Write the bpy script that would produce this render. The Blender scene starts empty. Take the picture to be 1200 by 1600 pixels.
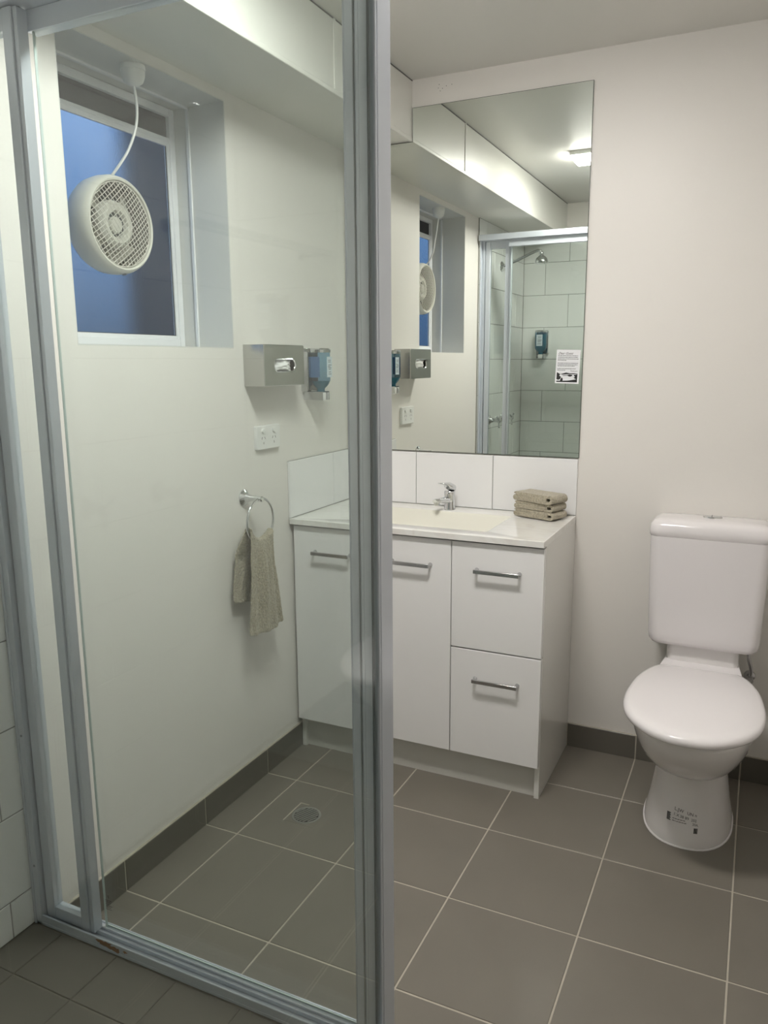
import bpy, bmesh, math, random
from mathutils import Vector, Matrix, noise
from mathutils.bvhtree import BVHTree
random.seed(4)
S = bpy.context.scene
C = bpy.context.collection
PI = math.pi

# ------------------------------------------------------------------ camera
RT = Vector((0.902839, 0.429932, -0.006250)); UP = Vector((-0.074989, 0.171754, 0.982282)); FW = Vector((-0.423388, 0.886374, -0.187306))
cd = bpy.data.cameras.new('camera'); cd.lens = 27.5889; cd.sensor_width = 36; cd.sensor_fit = 'AUTO'
cd.clip_start = 0.02
co = bpy.data.objects.new('camera', cd); C.objects.link(co)
m = Matrix((RT, UP, -FW)).transposed().to_4x4(); m.translation = Vector((1.445152, -2.705349, 1.386667))
co.matrix_world = m
S.camera = co

# ------------------------------------------------------------------ world: dusk sky
W = bpy.data.worlds.new('world'); S.world = W; W.use_nodes = True
nt = W.node_tree; nt.nodes.clear()
o = nt.nodes.new('ShaderNodeOutputWorld'); bg = nt.nodes.new('ShaderNodeBackground')
tc = nt.nodes.new('ShaderNodeTexCoord'); sx = nt.nodes.new('ShaderNodeSeparateXYZ'); cr = nt.nodes.new('ShaderNodeValToRGB')
nt.links.new(tc.outputs['Generated'], sx.inputs[0]); nt.links.new(sx.outputs['Z'], cr.inputs[0])
cr.color_ramp.elements[0].position = 0.02; cr.color_ramp.elements[0].color = (0.020, 0.046, 0.095, 1)
cr.color_ramp.elements[1].position = 0.26; cr.color_ramp.elements[1].color = (0.105, 0.185, 0.34, 1)
nt.links.new(cr.outputs[0], bg.inputs[0]); bg.inputs[1].default_value = 1.2
nt.links.new(bg.outputs[0], o.inputs[0])

LAMP_POWER = 42.0
S.view_settings.view_transform = 'Standard'; S.view_settings.look = 'None'
S.view_settings.exposure = 1.13; S.view_settings.gamma = 1.0; S.view_settings.use_curve_mapping = False

# ------------------------------------------------------------------ materials
def mat(name, col, rough=0.5, metal=0.0, coat=0.0, bump=0.0, bscale=60, var=0.0, vscale=4, spec=0.5, **kw):
    m = bpy.data.materials.new(name); m.use_nodes = True
    nt = m.node_tree; b = nt.nodes['Principled BSDF']
    b.inputs['Base Color'].default_value = (*col, 1); b.inputs['Roughness'].default_value = rough
    b.inputs['Metallic'].default_value = metal; b.inputs['Coat Weight'].default_value = coat
    b.inputs['Specular IOR Level'].default_value = spec
    tc = nt.nodes.new('ShaderNodeTexCoord')
    if var:
        n = nt.nodes.new('ShaderNodeTexNoise'); n.inputs['Scale'].default_value = vscale; n.inputs['Detail'].default_value = 5
        nt.links.new(tc.outputs['Object'], n.inputs['Vector'])
        r = nt.nodes.new('ShaderNodeMix'); r.data_type = 'RGBA'
        r.inputs[6].default_value = (*[max(0, c*(1-var)) for c in col], 1); r.inputs[7].default_value = (*[min(1, c*(1+var)) for c in col], 1)
        nt.links.new(n.outputs['Fac'], r.inputs[0]); nt.links.new(r.outputs[2], b.inputs['Base Color'])
    if bump:
        n = nt.nodes.new('ShaderNodeTexNoise'); n.inputs['Scale'].default_value = bscale; n.inputs['Detail'].default_value = 3
        nt.links.new(tc.outputs['Object'], n.inputs['Vector'])
        bp = nt.nodes.new('ShaderNodeBump'); bp.inputs['Strength'].default_value = bump; bp.inputs['Distance'].default_value = 0.002
        nt.links.new(n.outputs['Fac'], bp.inputs['Height']); nt.links.new(bp.outputs[0], b.inputs['Normal'])
    for k, v in kw.items():
        b.inputs[k].default_value = v
    return m

def glass_mat(name, tint, refl=1.0):
    """thin clear sheet: transparent with a Fresnel-weighted gloss (angle from the real surface normal)"""
    m = bpy.data.materials.new(name); m.use_nodes = True; nt = m.node_tree; nt.nodes.clear()
    out = nt.nodes.new('ShaderNodeOutputMaterial'); mx = nt.nodes.new('ShaderNodeMixShader')
    tr = nt.nodes.new('ShaderNodeBsdfTransparent'); gl = nt.nodes.new('ShaderNodeBsdfGlossy')
    tr.inputs[0].default_value = (*tint, 1); gl.inputs['Roughness'].default_value = 0.0
    lw = nt.nodes.new('ShaderNodeLayerWeight'); lw.inputs[0].default_value = 0.5
    p = nt.nodes.new('ShaderNodeMath'); p.operation = 'POWER'; p.inputs[1].default_value = 5
    k = nt.nodes.new('ShaderNodeMath'); k.operation = 'MULTIPLY_ADD'; k.inputs[1].default_value = 0.95*refl; k.inputs[2].default_value = 0.042*refl
    nt.links.new(lw.outputs['Facing'], p.inputs[0]); nt.links.new(p.outputs[0], k.inputs[0])
    nt.links.new(k.outputs[0], mx.inputs[0]); nt.links.new(tr.outputs[0], mx.inputs[1]); nt.links.new(gl.outputs[0], mx.inputs[2])
    nt.links.new(mx.outputs[0], out.inputs[0])
    return m

def stone_mat(name, col, vein, rough):
    m = mat(name, col, rough); nt = m.node_tree; b = nt.nodes['Principled BSDF']
    tc = nt.nodes.new('ShaderNodeTexCoord'); n = nt.nodes.new('ShaderNodeTexNoise')
    mp = nt.nodes.new('ShaderNodeMapping'); mp.inputs['Scale'].default_value = (3, 9, 3); mp.inputs['Rotation'].default_value = (0, 0, 0.5)
    nt.links.new(tc.outputs['Object'], mp.inputs[0]); nt.links.new(mp.outputs[0], n.inputs['Vector'])
    n.inputs['Scale'].default_value = 1.6; n.inputs['Detail'].default_value = 6; n.inputs['Distortion'].default_value = 1.2
    r = nt.nodes.new('ShaderNodeValToRGB'); e = r.color_ramp.elements
    e[0].position = 0.44; e[0].color = (*col, 1); e[1].position = 0.56; e[1].color = (*col, 1)
    x = r.color_ramp.elements.new(0.5); x.color = (*vein, 1)
    nt.links.new(n.outputs['Fac'], r.inputs[0]); nt.links.new(r.outputs[0], b.inputs['Base Color'])
    return m

M = {}
M['paint'] = mat('wall_paint', (0.775, 0.75, 0.71), 0.42, bump=0.12, bscale=90)
M['ceiling'] = mat('ceiling_paint', (0.70, 0.69, 0.655), 0.38, bump=0.06, bscale=60)
M['bulk'] = mat('bulkhead_paint', (0.74, 0.735, 0.69), 0.33, bump=0.05, bscale=50)
M['reveal'] = mat('reveal_paint', (0.66, 0.66, 0.63), 0.4, bump=0.06, bscale=80)
M['floor'] = mat('floor_tile', (0.182, 0.165, 0.138), 0.42, var=0.10, vscale=5, bump=0.05, bscale=220)
M['skirt'] = mat('skirting_tile', (0.135, 0.125, 0.105), 0.36, var=0.08, vscale=5)
M['grout'] = mat('floor_grout', (0.46, 0.42, 0.35), 0.8, var=0.12, vscale=30)
M['grout2'] = mat('dark_grout', (0.235, 0.215, 0.175), 0.8, var=0.2, vscale=20)  # darker grout, keeps the shower floor joints faint
M['wtile'] = mat('white_wall_tile', (0.80, 0.81, 0.79), 0.12, bump=0.02, bscale=12)
M['wgrout'] = mat('grey_wall_grout', (0.30, 0.30, 0.28), 0.8)
M['splash'] = mat('splash_tile', (0.84, 0.84, 0.84), 0.14)
M['gloss'] = mat('gloss_white_board', (0.84, 0.835, 0.83), 0.16, bump=0.01, bscale=8)
M['board'] = mat('board_side', (0.76, 0.755, 0.72), 0.12)
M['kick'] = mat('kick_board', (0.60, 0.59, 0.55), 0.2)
M['top'] = stone_mat('stone_top', (0.80, 0.795, 0.765), (0.755, 0.735, 0.70), 0.09)
M['basin'] = mat('basin_acrylic', (0.78, 0.77, 0.69), 0.32)
M['chrome'] = mat('chrome', (0.72, 0.73, 0.74), 0.07, 1.0)
M['satin'] = mat('satin_handle', (0.52, 0.52, 0.53), 0.24, 1.0)
M['steel'] = mat('brushed_steel', (0.55, 0.545, 0.52), 0.24, 1.0, bump=0.04, bscale=300)
M['alu'] = mat('silver_aluminium', (0.61, 0.65, 0.71), 0.26, 0.25)
M['aluw'] = mat('white_aluminium', (0.80, 0.81, 0.83), 0.3)
M['dark'] = mat('dark_gap', (0.03, 0.035, 0.035), 0.6)
M['seal'] = mat('grey_seal', (0.18, 0.20, 0.21), 0.4)
M['mirror'] = mat('mirror_silver', (0.80, 0.84, 0.79), 0.0, 1.0)
M['medge'] = mat('mirror_edge', (0.06, 0.08, 0.06), 0.3)
M['ceramic'] = mat('ceramic_white', (0.80, 0.775, 0.765), 0.08, coat=0.3)
M['plast'] = mat('seat_plastic', (0.84, 0.81, 0.815), 0.11)
M['cplast'] = mat('cistern_plastic', (0.78, 0.75, 0.755), 0.14)
M['wplast'] = mat('white_plastic', (0.80, 0.80, 0.78), 0.3)
M['cream'] = mat('cream_plastic', (0.66, 0.65, 0.58), 0.35)
M['tan'] = mat('shaded_cream_plastic', (0.42, 0.40, 0.34), 0.4)  # cream darkened so the fan blades carry the interior shade in their colour
M['shroud'] = mat('fan_shroud', (0.22, 0.21, 0.175), 0.5)  # inner face of the cream body, recess shade put into its colour
M['fandark'] = mat('fan_dark', (0.10, 0.10, 0.095), 0.5)
M['wire'] = mat('grille_wire', (0.72, 0.70, 0.64), 0.35, 0.3)
M['towel'] = mat('towel_terry', (0.44, 0.395, 0.295), 0.95, bump=1.0, bscale=260, var=0.6, vscale=190)
for n_ in M['towel'].node_tree.nodes:
    if n_.type == 'BUMP': n_.inputs['Distance'].default_value = 0.006
M['towel'].node_tree.nodes['Principled BSDF'].inputs['Sheen Weight'].default_value = 0.3
M['tissue'] = mat('tissue_paper', (0.85, 0.85, 0.84), 0.9)
M['ink'] = mat('ink', (0.015, 0.015, 0.015), 0.6)
M['inkgrey'] = mat('ink_grey', (0.12, 0.12, 0.12), 0.6)
M['paper'] = mat('paper', (0.80, 0.81, 0.83), 0.5)
M['label'] = mat('bottle_label', (0.62, 0.72, 0.78), 0.4)
M['bluelabel'] = mat('bottle_label_blue', (0.07, 0.15, 0.30), 0.4)
M['liquid'] = mat('teal_liquid', (0.01, 0.20, 0.24), 0.15)
M['rust'] = mat('rust_stain', (0.25, 0.13, 0.06), 0.8, var=0.3, vscale=90)
M['drain'] = mat('drain_metal', (0.33, 0.33, 0.31), 0.4, 0.5)
M['glass'] = glass_mat('shower_glass', (0.94, 0.966, 0.956))
M['bottle'] = glass_mat('bottle_plastic', (0.52, 0.72, 0.84), 1.4)
M['gedge'] = mat('glass_edge', (0.58, 0.66, 0.64), 0.15)
M['pane'] = mat('obscure_pane', (0.85, 0.90, 1.0), 0.16, bump=0.25, bscale=300, **{'Transmission Weight': 1.0, 'IOR': 1.12})
M['bluepane'] = M['pane']
M['darkpane'] = mat('flyscreen', (0.055, 0.055, 0.06), 0.5, bump=0.5, bscale=400, var=0.2, vscale=50)
M['outside'] = mat('outside_wall', (0.10, 0.11, 0.12), 0.9)
M['hall'] = mat('hall_wall', (0.72, 0.70, 0.65), 0.5)
def emis(name, col, st):
    m = bpy.data.materials.new(name); m.use_nodes = True; b = m.node_tree.nodes['Principled BSDF']
    b.inputs['Base Color'].default_value = (0.8, 0.8, 0.8, 1)
    b.inputs['Emission Color'].default_value = (*col, 1); b.inputs['Emission Strength'].default_value = st
    return m
M['lamp'] = emis('lamp_diffuser', (1.0, 0.965, 0.92), LAMP_POWER)

# ------------------------------------------------------------------ mesh helpers
def bx(bm, x0, x1, y0, y1, z0, z1):
    vs = [bm.verts.new((x, y, z)) for z in (z0, z1) for y in (y0, y1) for x in (x0, x1)]
    for f in ((0,2,3,1),(4,5,7,6),(0,1,5,4),(2,6,7,3),(0,4,6,2),(1,3,7,5)):
        bm.faces.new([vs[i] for i in f])
    return bm
def B(*a):
    bm = bmesh.new()
    for t in a: bx(bm, *t)
    return bm
def rings(bm, rr, cap0=True, cap1=True, closed=True):
    R = [[bm.verts.new(p) for p in r] for r in rr]
    n = len(R[0])
    for a, b in zip(R, R[1:]):
        for i in range(n if closed else n-1):
            j = (i+1) % n
            try: bm.faces.new((a[i], a[j], b[j], b[i]))
            except ValueError: pass
    if cap0: bm.faces.new(list(reversed(R[0])))
    if cap1: bm.faces.new(R[-1])
    return R
def frame(d):
    d = Vector(d).normalized(); a = Vector((0,0,1)) if abs(d.z) < 0.9 else Vector((1,0,0))
    u = d.cross(a).normalized(); return d, u, d.cross(u)
def lathe(bm, prof, org, axis, n=32, cap0=True, cap1=True):
    d, u, v = frame(axis); org = Vector(org)
    rings(bm, [[org+d*h+(u*math.cos(2*PI*i/n)+v*math.sin(2*PI*i/n))*max(r, 1e-4) for i in range(n)] for r, h in prof], cap0, cap1)
    return bm
def tube(bm, pts, r, n=10, closed=False):
    pts = [Vector(p) for p in pts]; R = []; N = len(pts); u = None
    for i, p in enumerate(pts):
        a = pts[(i-1) % N] if (i or closed) else p; b = pts[(i+1) % N] if (i < N-1 or closed) else p
        d = (b-a).normalized()
        if u is None: u = frame(d)[1]
        u = (u-d*u.dot(d)).normalized(); v = d.cross(u)
        rad = r[i] if isinstance(r, (list, tuple)) else r
        R.append([p+(u*math.cos(2*PI*k/n)+v*math.sin(2*PI*k/n))*rad for k in range(n)])
    if closed: R.append(R[0])
    rings(bm, R, not closed, not closed)
    if closed: bmesh.ops.remove_doubles(bm, verts=bm.verts, dist=1e-6)
    return bm
def spline(pts, k=8):
    P = [Vector(p) for p in pts]; P = [2*P[0]-P[1]] + P + [2*P[-1]-P[-2]]; o = []
    for i in range(1, len(P)-2):
        for j in range(k):
            t = j/k; a, b, c, d = P[i-1:i+3]
            o.append(0.5*((2*b)+(c-a)*t+(2*a-5*b+4*c-d)*t*t+(3*b-a-3*c+d)*t**3))
    o.append(P[-2]); return o
def rrect(cx, cy, hx, hy, r, z, n=8):
    r = min(r, hx, hy); o = []
    for qx, qy, a0 in ((1,1,0),(-1,1,PI/2),(-1,-1,PI),(1,-1,1.5*PI)):
        for i in range(n+1):
            a = a0+PI/2*i/n; o.append(Vector((cx+qx*(hx-r)+r*math.cos(a), cy+qy*(hy-r)+r*math.sin(a), z)))
    return o
def smooth(me, ang=35):
    me.shade_smooth(); me.set_sharp_from_angle(angle=math.radians(ang))
def obj(name, bm, mt, parent=None, bevel=0, seg=2, sm=True, org=None, subsurf=0, ang=35, solid=0):
    bmesh.ops.recalc_face_normals(bm, faces=bm.faces)
    me = bpy.data.meshes.new(name)
    if parent is None and org is None:
        xs = [v.co for v in bm.verts]
        org = Vector(((min(v.x for v in xs)+max(v.x for v in xs))/2, (min(v.y for v in xs)+max(v.y for v in xs))/2, min(v.z for v in xs)))
    base = wloc(parent) if parent is not None else Vector((0,0,0))
    loc = Vector(org) if org is not None else base
    bmesh.ops.translate(bm, verts=bm.verts, vec=-loc)
    bm.to_mesh(me); bm.free()
    if sm: smooth(me, ang)
    o = bpy.data.objects.new(name, me); C.objects.link(o)
    if isinstance(mt, (list, tuple)):
        for q in mt: me.materials.append(q)
    else: me.materials.append(mt)
    if parent is not None: o.parent = parent
    o.location = loc-base
    if solid:
        s = o.modifiers.new('solid', 'SOLIDIFY'); s.thickness = solid; s.offset = 0
    if bevel:
        b = o.modifiers.new('bevel', 'BEVEL'); b.width = bevel; b.segments = seg; b.limit_method = 'ANGLE'; b.angle_limit = math.radians(40)
    if subsurf:
        s = o.modifiers.new('sub', 'SUBSURF'); s.levels = subsurf; s.render_levels = subsurf
    return o
def wloc(o):
    v = Vector((0,0,0))
    while o is not None: v = v+o.location; o = o.parent
    return v
def tag(o, label, cat, group=None):
    o['label'] = label; o['category'] = cat
    if group: o['group'] = group
    return o
def thing(name, label, cat, loc, group=None):
    o = bpy.data.objects.new(name, None); C.objects.link(o); o.location = loc; o.empty_display_size = 0.05
    return tag(o, label, cat, group)
def struct(name, bm, mt, **k):
    o = obj(name, bm, mt, **k); o['kind'] = 'structure'; return o

# chamfered tile, lying on plane with normal axis; meshes shared between equal sizes
_tc = {}
def tile(parent, mt, p, u, v, n, w, h, t=0.009, jit=0.0, name='tile', cache=True):
    """p: centre on backing plane; u, v, n unit axes (tuples); w along u, h along v, t thickness"""
    key = (round(w, 3), round(h, 3), u, v, n, t, mt.name)
    if key not in _tc:
        U, V, N = Vector(u), Vector(v), Vector(n); c = 0.0012; bm = bmesh.new()
        R = [[(-w/2,-h/2),(w/2,-h/2),(w/2,h/2),(-w/2,h/2)], None, [(-w/2+c,-h/2+c),(w/2-c,-h/2+c),(w/2-c,h/2-c),(-w/2+c,h/2-c)]]
        R[1] = R[0]
        rings(bm, [[U*a+V*b+N*d for a, b in r] for r, d in zip(R, (0, t-c, t))])
        bmesh.ops.recalc_face_normals(bm, faces=bm.faces)
        me = bpy.data.meshes.new(name); bm.to_mesh(me); bm.free(); me.materials.append(mt); _tc[key] = me
    o = bpy.data.objects.new(name, _tc[key]); C.objects.link(o); o.parent = parent
    o.location = Vector(p)-wloc(parent)+Vector(n)*random.uniform(-jit, jit)
    return o

X, Y, Z = (1.,0.,0.), (0.,1.,0.), (0.,0.,1.)
NX, NY = (-1.,0.,0.), (0.,-1.,0.)

# ------------------------------------------------------------------ dimensions
ZC = 2.345; WR = 1.796; YE = -3.35; SH = 0.11
SF = -1.538         # outer face of shower step
YR = -2.417         # rear wall of the shower (tile face)
SX = 0.88           # side glass plane

# ------------------------------------------------------------------ room shell
wb = struct('wall_back', B((-0.2, WR+0.1, 0.0, 0.12, -0.1, ZC+0.1)), M['paint'], sm=False)
y0, y1, z0, z1 = -1.327, -0.72, 1.43, 2.122
wl = struct('wall_left', B((-0.2, 0, y1, 0.0, -0.1, ZC), (-0.2, 0, YE, y0, -0.1, ZC), (-0.2, 0, y0, y1, -0.1, z0), (-0.2, 0, y0, y1, z1, ZC)), M['paint'], sm=False)
wr = struct('wall_right', B((WR, WR+0.1, YE, 0, -0.1, ZC+0.1)), M['paint'], sm=False)
wf = struct('wall_front', B((-0.2, WR+0.1, YE-0.1, YE, -0.1, ZC+0.1)), M['hall'], sm=False)
ws = struct('wall_shower', B((0.0, 0.93, -2.55, YR-0.009, 0.0, ZC)), M['paint'], sm=False)
wp = struct('wall_partition', B((0.83, 0.93, YE, -2.55, 0.0, ZC)), M['hall'], sm=False)
ce = struct('ceiling', B((-0.2, WR+0.1, YE, 0.12, ZC, ZC+0.1)), M['ceiling'], sm=False)
fl = struct('floor', B((-0.2, WR+0.1, YE, 0.12, -0.1, -0.0008)), M['grout'], sm=False)
# window reveal lining
rv = struct('trim_1', B((-0.2, -0.0005, y1-0.003, y1+0.0, z0, z1), (-0.2, -0.0005, y0, y0+0.003, z0, z1), (-0.2, -0.0005, y0, y1, z1-0.003, z1),
                        (-0.2, -0.0005, y0, y1, z0, z0+0.003)), M['reveal'], sm=False)
obj('bead', B((-0.133, -0.125, y1-0.009, y1-0.003, z0, z1), (-0.133, -0.125, y0+0.003, y0+0.009, z0, z1), (-0.133, -0.125, y0, y1, z1-0.009, z1-0.003)), M['aluw'], rv)
# bulkhead along the left wall
bk = struct('trim_2', B((0, 0.272, YR-0.009, 0.0, 2.147, ZC)), M['bulk'], sm=False)
bk['label'] = 'white boxed bulkhead'
obj('edge_bead', B((0.262, 0.2745, YR, -0.001, 2.1445, 2.158)), M['bulk'], bk, bevel=0.002)
obj('joint_strip', B((0.271, 0.2745, -0.564, -0.552, 2.158, ZC-0.001)), M['bulk'], bk, bevel=0.001)
obj('shadow_gap', B((0.2715, 0.2735, YR, -0.001, ZC-0.004, ZC-0.001)), M['inkgrey'], bk)
# small holes in the paint above the mirror
bmh = bmesh.new()
for hx, hz in ((0.372, 2.317), (0.384, 2.303), (0.376, 2.296), (0.398, 2.309), (0.418, 2.311), (0.369, 2.306)):
    lathe(bmh, [(0.0014, 0), (0.0012, 0.0008)], (hx, 0, hz), NY, 8)
obj('nail_holes', bmh, M['inkgrey'], wb)

# ------------------------------------------------------------------ floor tiles
T = 0.338; XA = 0.122; Y2 = -0.635; G = 0.0042
def grid_lines(a, lo, hi, t):
    k = math.ceil((lo-a)/t-1e-6); L = [lo]
    while a+k*t < hi-1e-4:
        if a+k*t > lo+1e-4: L.append(a+k*t)
        k += 1
    return L+[hi]
gx = grid_lines(XA, 0.0, WR, T); gy = grid_lines(Y2, YE, 0.0, T)
for i in range(len(gx)-1):
    for j in range(len(gy)-1):
        xa, xb, ya, yb = gx[i], gx[i+1], gy[j], gy[j+1]
        if ya < SF < yb and xa < 0.9:
            if xb <= 0.925: ya = SF
        if xb < 0.925 and yb <= SF+1e-6: continue
        if xa < 0.919 and xb > 0.919 and yb <= SF+0.2 and (ya+yb)/2 < SF: xa = 0.921
        if xb-xa < 0.02 or yb-ya < 0.02: continue
        tile(fl, M['floor'], ((xa+xb)/2, (ya+yb)/2, -0.002-0.006), X, Y, Z, xb-xa-G, yb-ya-G, 0.0085, 0.0003)
# raised shower floor
sf = struct('shower_floor', B((0.0, 0.915, YR-0.009, SF, 0.0, SH-0.002)), M['grout2'], sm=False)
sx_ = [0.009, 0.096, 0.261, 0.426, 0.591, 0.756, 0.912]; sy_ = [YR, -2.225, -2.06, -1.895, -1.73, -1.60]
for i in range(len(sx_)-1):
    for j in range(len(sy_)-1):
        tile(sf, M['floor'], ((sx_[i]+sx_[i+1])/2, (sy_[j]+sy_[j+1])/2, SH-0.008), X, Y, Z, sx_[i+1]-sx_[i]-0.002, sy_[j+1]-sy_[j]-0.002, 0.0085, 0.0003)
for i in range(len(gx)-1):
    xa, xb = gx[i], min(gx[i+1], 0.915)
    if xb-xa > 0.02: tile(sf, M['skirt'], ((xa+xb)/2, SF-0.002, SH/2), X, Z, Y, xb-xa-G, SH-0.006, 0.006)
for j in range(len(gy)-1):
    ya, yb = max(gy[j], -2.42), min(gy[j+1], SF)
    if yb-ya > 0.02: tile(sf, M['skirt'], (0.913, (ya+yb)/2, SH/2), Y, Z, X, yb-ya-G, SH-0.006, 0.006)

# skirting tiles
def skirt(name, pieces):
    s = struct(name, pieces[0], M['grout'], sm=False)
    for a in pieces[1]: tile(s, M['skirt'], *a)
    return s
KH = 0.088
pl = []
for j in range(len(gy)-1):
    ya, yb = max(gy[j], SF), min(gy[j+1], -0.0)
    if yb-ya > 0.02: pl.append(((0.0005, (ya+yb)/2, KH/2), Y, Z, X, yb-ya-G, KH, 0.009))
skirt('baseboard_left', (B((0, 0.0078, SF, 0, 0, KH+0.001)), pl))
pb = []
for i in range(len(gx)-1):
    xa, xb = max(gx[i], 0.893), gx[i+1]
    if xb-xa > 0.02: pb.append((((xa+xb)/2, -0.0005, KH/2), X, Z, NY, xb-xa-G, KH, 0.009))
skirt('baseboard_back', (B((0.89, WR, -0.0078, 0, 0, KH+0.001)), pb))
pr = []
for j in range(len(gy)-1):
    pr.append(((WR-0.0005, (gy[j]+gy[j+1])/2, KH/2), Y, Z, NX, gy[j+1]-gy[j]-G, KH, 0.009))
skirt('baseboard_right', (B((WR-0.0078, WR, YE, 0, 0, KH+0.001)), pr))

# ------------------------------------------------------------------ shower wall tiles
def wall_tiles(parent, axis, lo, hi, j_even, j_odd, plane, z_lo, z_hi):
    k = 0
    while 0.2*k < z_hi-1e-3:
        za, zb = max(0.2*k, z_lo), min(0.2*(k+1), z_hi)
        L = grid_lines(j_even if k % 2 == 0 else j_odd, lo, hi, 0.3)
        for a, b in zip(L, L[1:]):
            if b-a < 0.012 or zb-za < 0.012: continue
            if axis == 'x': tile(parent, M['wtile'], ((a+b)/2, plane, (za+zb)/2), X, Z, Y, b-a-0.003, zb-za-0.003, 0.0085, 0.0002)
            else: tile(parent, M['wtile'], (plane, (a+b)/2, (za+zb)/2), Y, Z, X, b-a-0.003, zb-za-0.003, 0.0085, 0.0002)
        k += 1
g = obj('grout', B((0.0, 0.92, YR-0.009, YR-0.002, SH, 2.2)), M['wgrout'], ws, sm=False)
wall_tiles(ws, 'x', 0.009, 0.92, 0.0, 0.15, YR-0.0085, SH, 2.2)
g = obj('grout', B((0.0, 0.0065, YR, -1.537, SH, 2.147)), M['wgrout'], wl, sm=False)
wall_tiles(wl, 'y', YR, -1.536, -1.655, -1.505, 0.0, SH, 2.147)

# ------------------------------------------------------------------ window
wn = bpy.data.objects.new('window_1', None); C.objects.link(wn); wn.location = (-0.18, -1.02, z0); wn['kind'] = 'structure'
def ring_box(bm, x0, x1, ya, yb, za, zb, t, tb=None):
    tb = tb or t
    bx(bm, x0, x1, ya, ya+t, za, zb); bx(bm, x0, x1, yb-t, yb, za, zb)
    bx(bm, x0, x1, ya+t, yb-t, za, za+tb); bx(bm, x0, x1, ya+t, yb-t, zb-t, zb)
b = bmesh.new(); ring_box(b, -0.20, -0.18, y0+0.003, y1-0.003, z0+0.008, z1-0.004, 0.022)
obj('window_frame', b, M['aluw'], wn, bevel=0.002)
b = bmesh.new(); ring_box(b, -0.195, -0.183, y0+0.025, y1-0.025, z0+0.022, 2.037, 0.012, 0.018)
bx(b, -0.194, -0.184, y0+0.03, y1-0.03, 2.013, 2.037)
obj('sash', b, M['aluw'], wn, bevel=0.0015)
obj('pane', B((-0.1915, -0.1885, y0+0.036, y1-0.036, z0+0.038, 2.014)), M['pane'], wn, sm=False)
obj('flyscreen_strip', B((-0.197, -0.193, y0+0.025, y1-0.025, 2.037, z1-0.026)), M['darkpane'], wn, sm=False)
obj('gasket', B((-0.1885, -0.187, y0+0.036, y1-0.036, z0+0.038, z0+0.042), (-0.1885, -0.187, y1-0.040, y1-0.036, z0+0.038, 2.014)), M['dark'], wn, sm=False)
tag(obj('neighbouring_wall', B((-1.20, -1.15, 0.14, 1.6, -0.5, 3.2)), M['outside'], sm=False), 'dark wall outside, dimly seen through the right part of the window', 'wall')

# ------------------------------------------------------------------ mirror
mr = thing('mirror', 'large frameless wall mirror over the vanity, notched around the bulkhead', 'mirror', (0.45, 0, 1.06))
b = bmesh.new(); R = [(0.004, 1.060), (0.896, 1.060), (0.896, 2.254), (0.2755, 2.254), (0.2755, 2.144), (0.004, 2.144)]
rings(b, [[Vector((x, y, z)) for x, z in R] for y in (-0.0005, -0.0055)])
obj('backing', b, M['medge'], mr, sm=False)
b = bmesh.new(); R2 = [(0.0052, 1.0615), (0.8948, 1.0615), (0.8948, 2.2526), (0.2768, 2.2526), (0.2768, 2.1428), (0.0052, 2.1428)]
rings(b, [[Vector((x, y, z)) for x, z in R2] for y in (-0.0054, -0.006)])
obj('glass', b, M['mirror'], mr, sm=False)

# ------------------------------------------------------------------ splashback
sp = thing('splashback', 'row of white gloss tiles above the vanity top, below the mirror', 'splashback', (0.45, -0.002, 0.86))
obj('grout', B((0.0, 0.893, -0.005, 0.0, 0.859, 1.057), (0, 0.005, -0.444, 0, 0.859, 1.057)), M['wgrout'], sp, sm=False)
for a, b_ in ((0.009, 0.292), (0.292, 0.592), (0.592, 0.8945)):
    tile(sp, M['splash'], ((a+b_)/2, -0.001, 0.9585), X, Z, NY, b_-a-0.0025, 0.195, 0.008, 0.0002)
for a, b_ in ((-0.4455, -0.138), (-0.138, -0.009)):
    tile(sp, M['splash'], (0.001, (a+b_)/2, 0.9585), Y, Z, X, b_-a-0.0025, 0.195, 0.008, 0.0002)

# ------------------------------------------------------------------ vanity
va = thing('vanity_cabinet', 'white gloss vanity cabinet with two doors and two drawers', 'cabinet', (0.446, -0.2, 0))
obj('side_panel', B((0.877, 0.893, -0.409, -0.001, 0, 0.839)), M['board'], va, bevel=0.0008)
obj('side_panel', B((0.0105, 0.0265, -0.409, -0.001, 0, 0.839)), M['board'], va, bevel=0.0008)
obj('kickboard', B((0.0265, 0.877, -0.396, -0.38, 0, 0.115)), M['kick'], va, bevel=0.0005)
obj('base_panel', B((0.0265, 0.877, -0.409, -0.001, 0.115, 0.131)), M['board'], va)
obj('top_rail', B((0.0265, 0.877, -0.409, -0.393, 0.79, 0.837)), M['dark'], va)
obj('divider', B((0.588, 0.604, -0.409, -0.02, 0.131, 0.77)), M['board'], va)
def front(name, xa, xb, za, zb, hx0, hx1, hz):
    d = obj(name, B((xa, xb, -0.434, -0.4105, za, zb)), M['gloss'], va, bevel=0.001)
    b = bmesh.new(); zc = hz
    bx(b, hx0, hx1, -0.462, -0.456, zc-0.0062, zc+0.0062)
    obj('handle', b, M['satin'], d, bevel=0.0012)
    for q in (hx0+0.004, hx1-0.004):
        bb = bmesh.new(); lathe(bb, [(0.0072, 0), (0.0065, 0.002), (0.0045, 0.006), (0.0045, 0.0235)], (q, -0.434, zc), NY, 14)
        obj('handle_post', bb, M['satin'], d)
    return d
front('door', 0.0115, 0.2955, 0.118, 0.833, 0.093, 0.236, 0.747)
front('door', 0.2975, 0.5945, 0.118, 0.833, 0.385, 0.528, 0.747)
front('drawer', 0.5975, 0.8925, 0.485, 0.833, 0.677, 0.822, 0.747)
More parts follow.
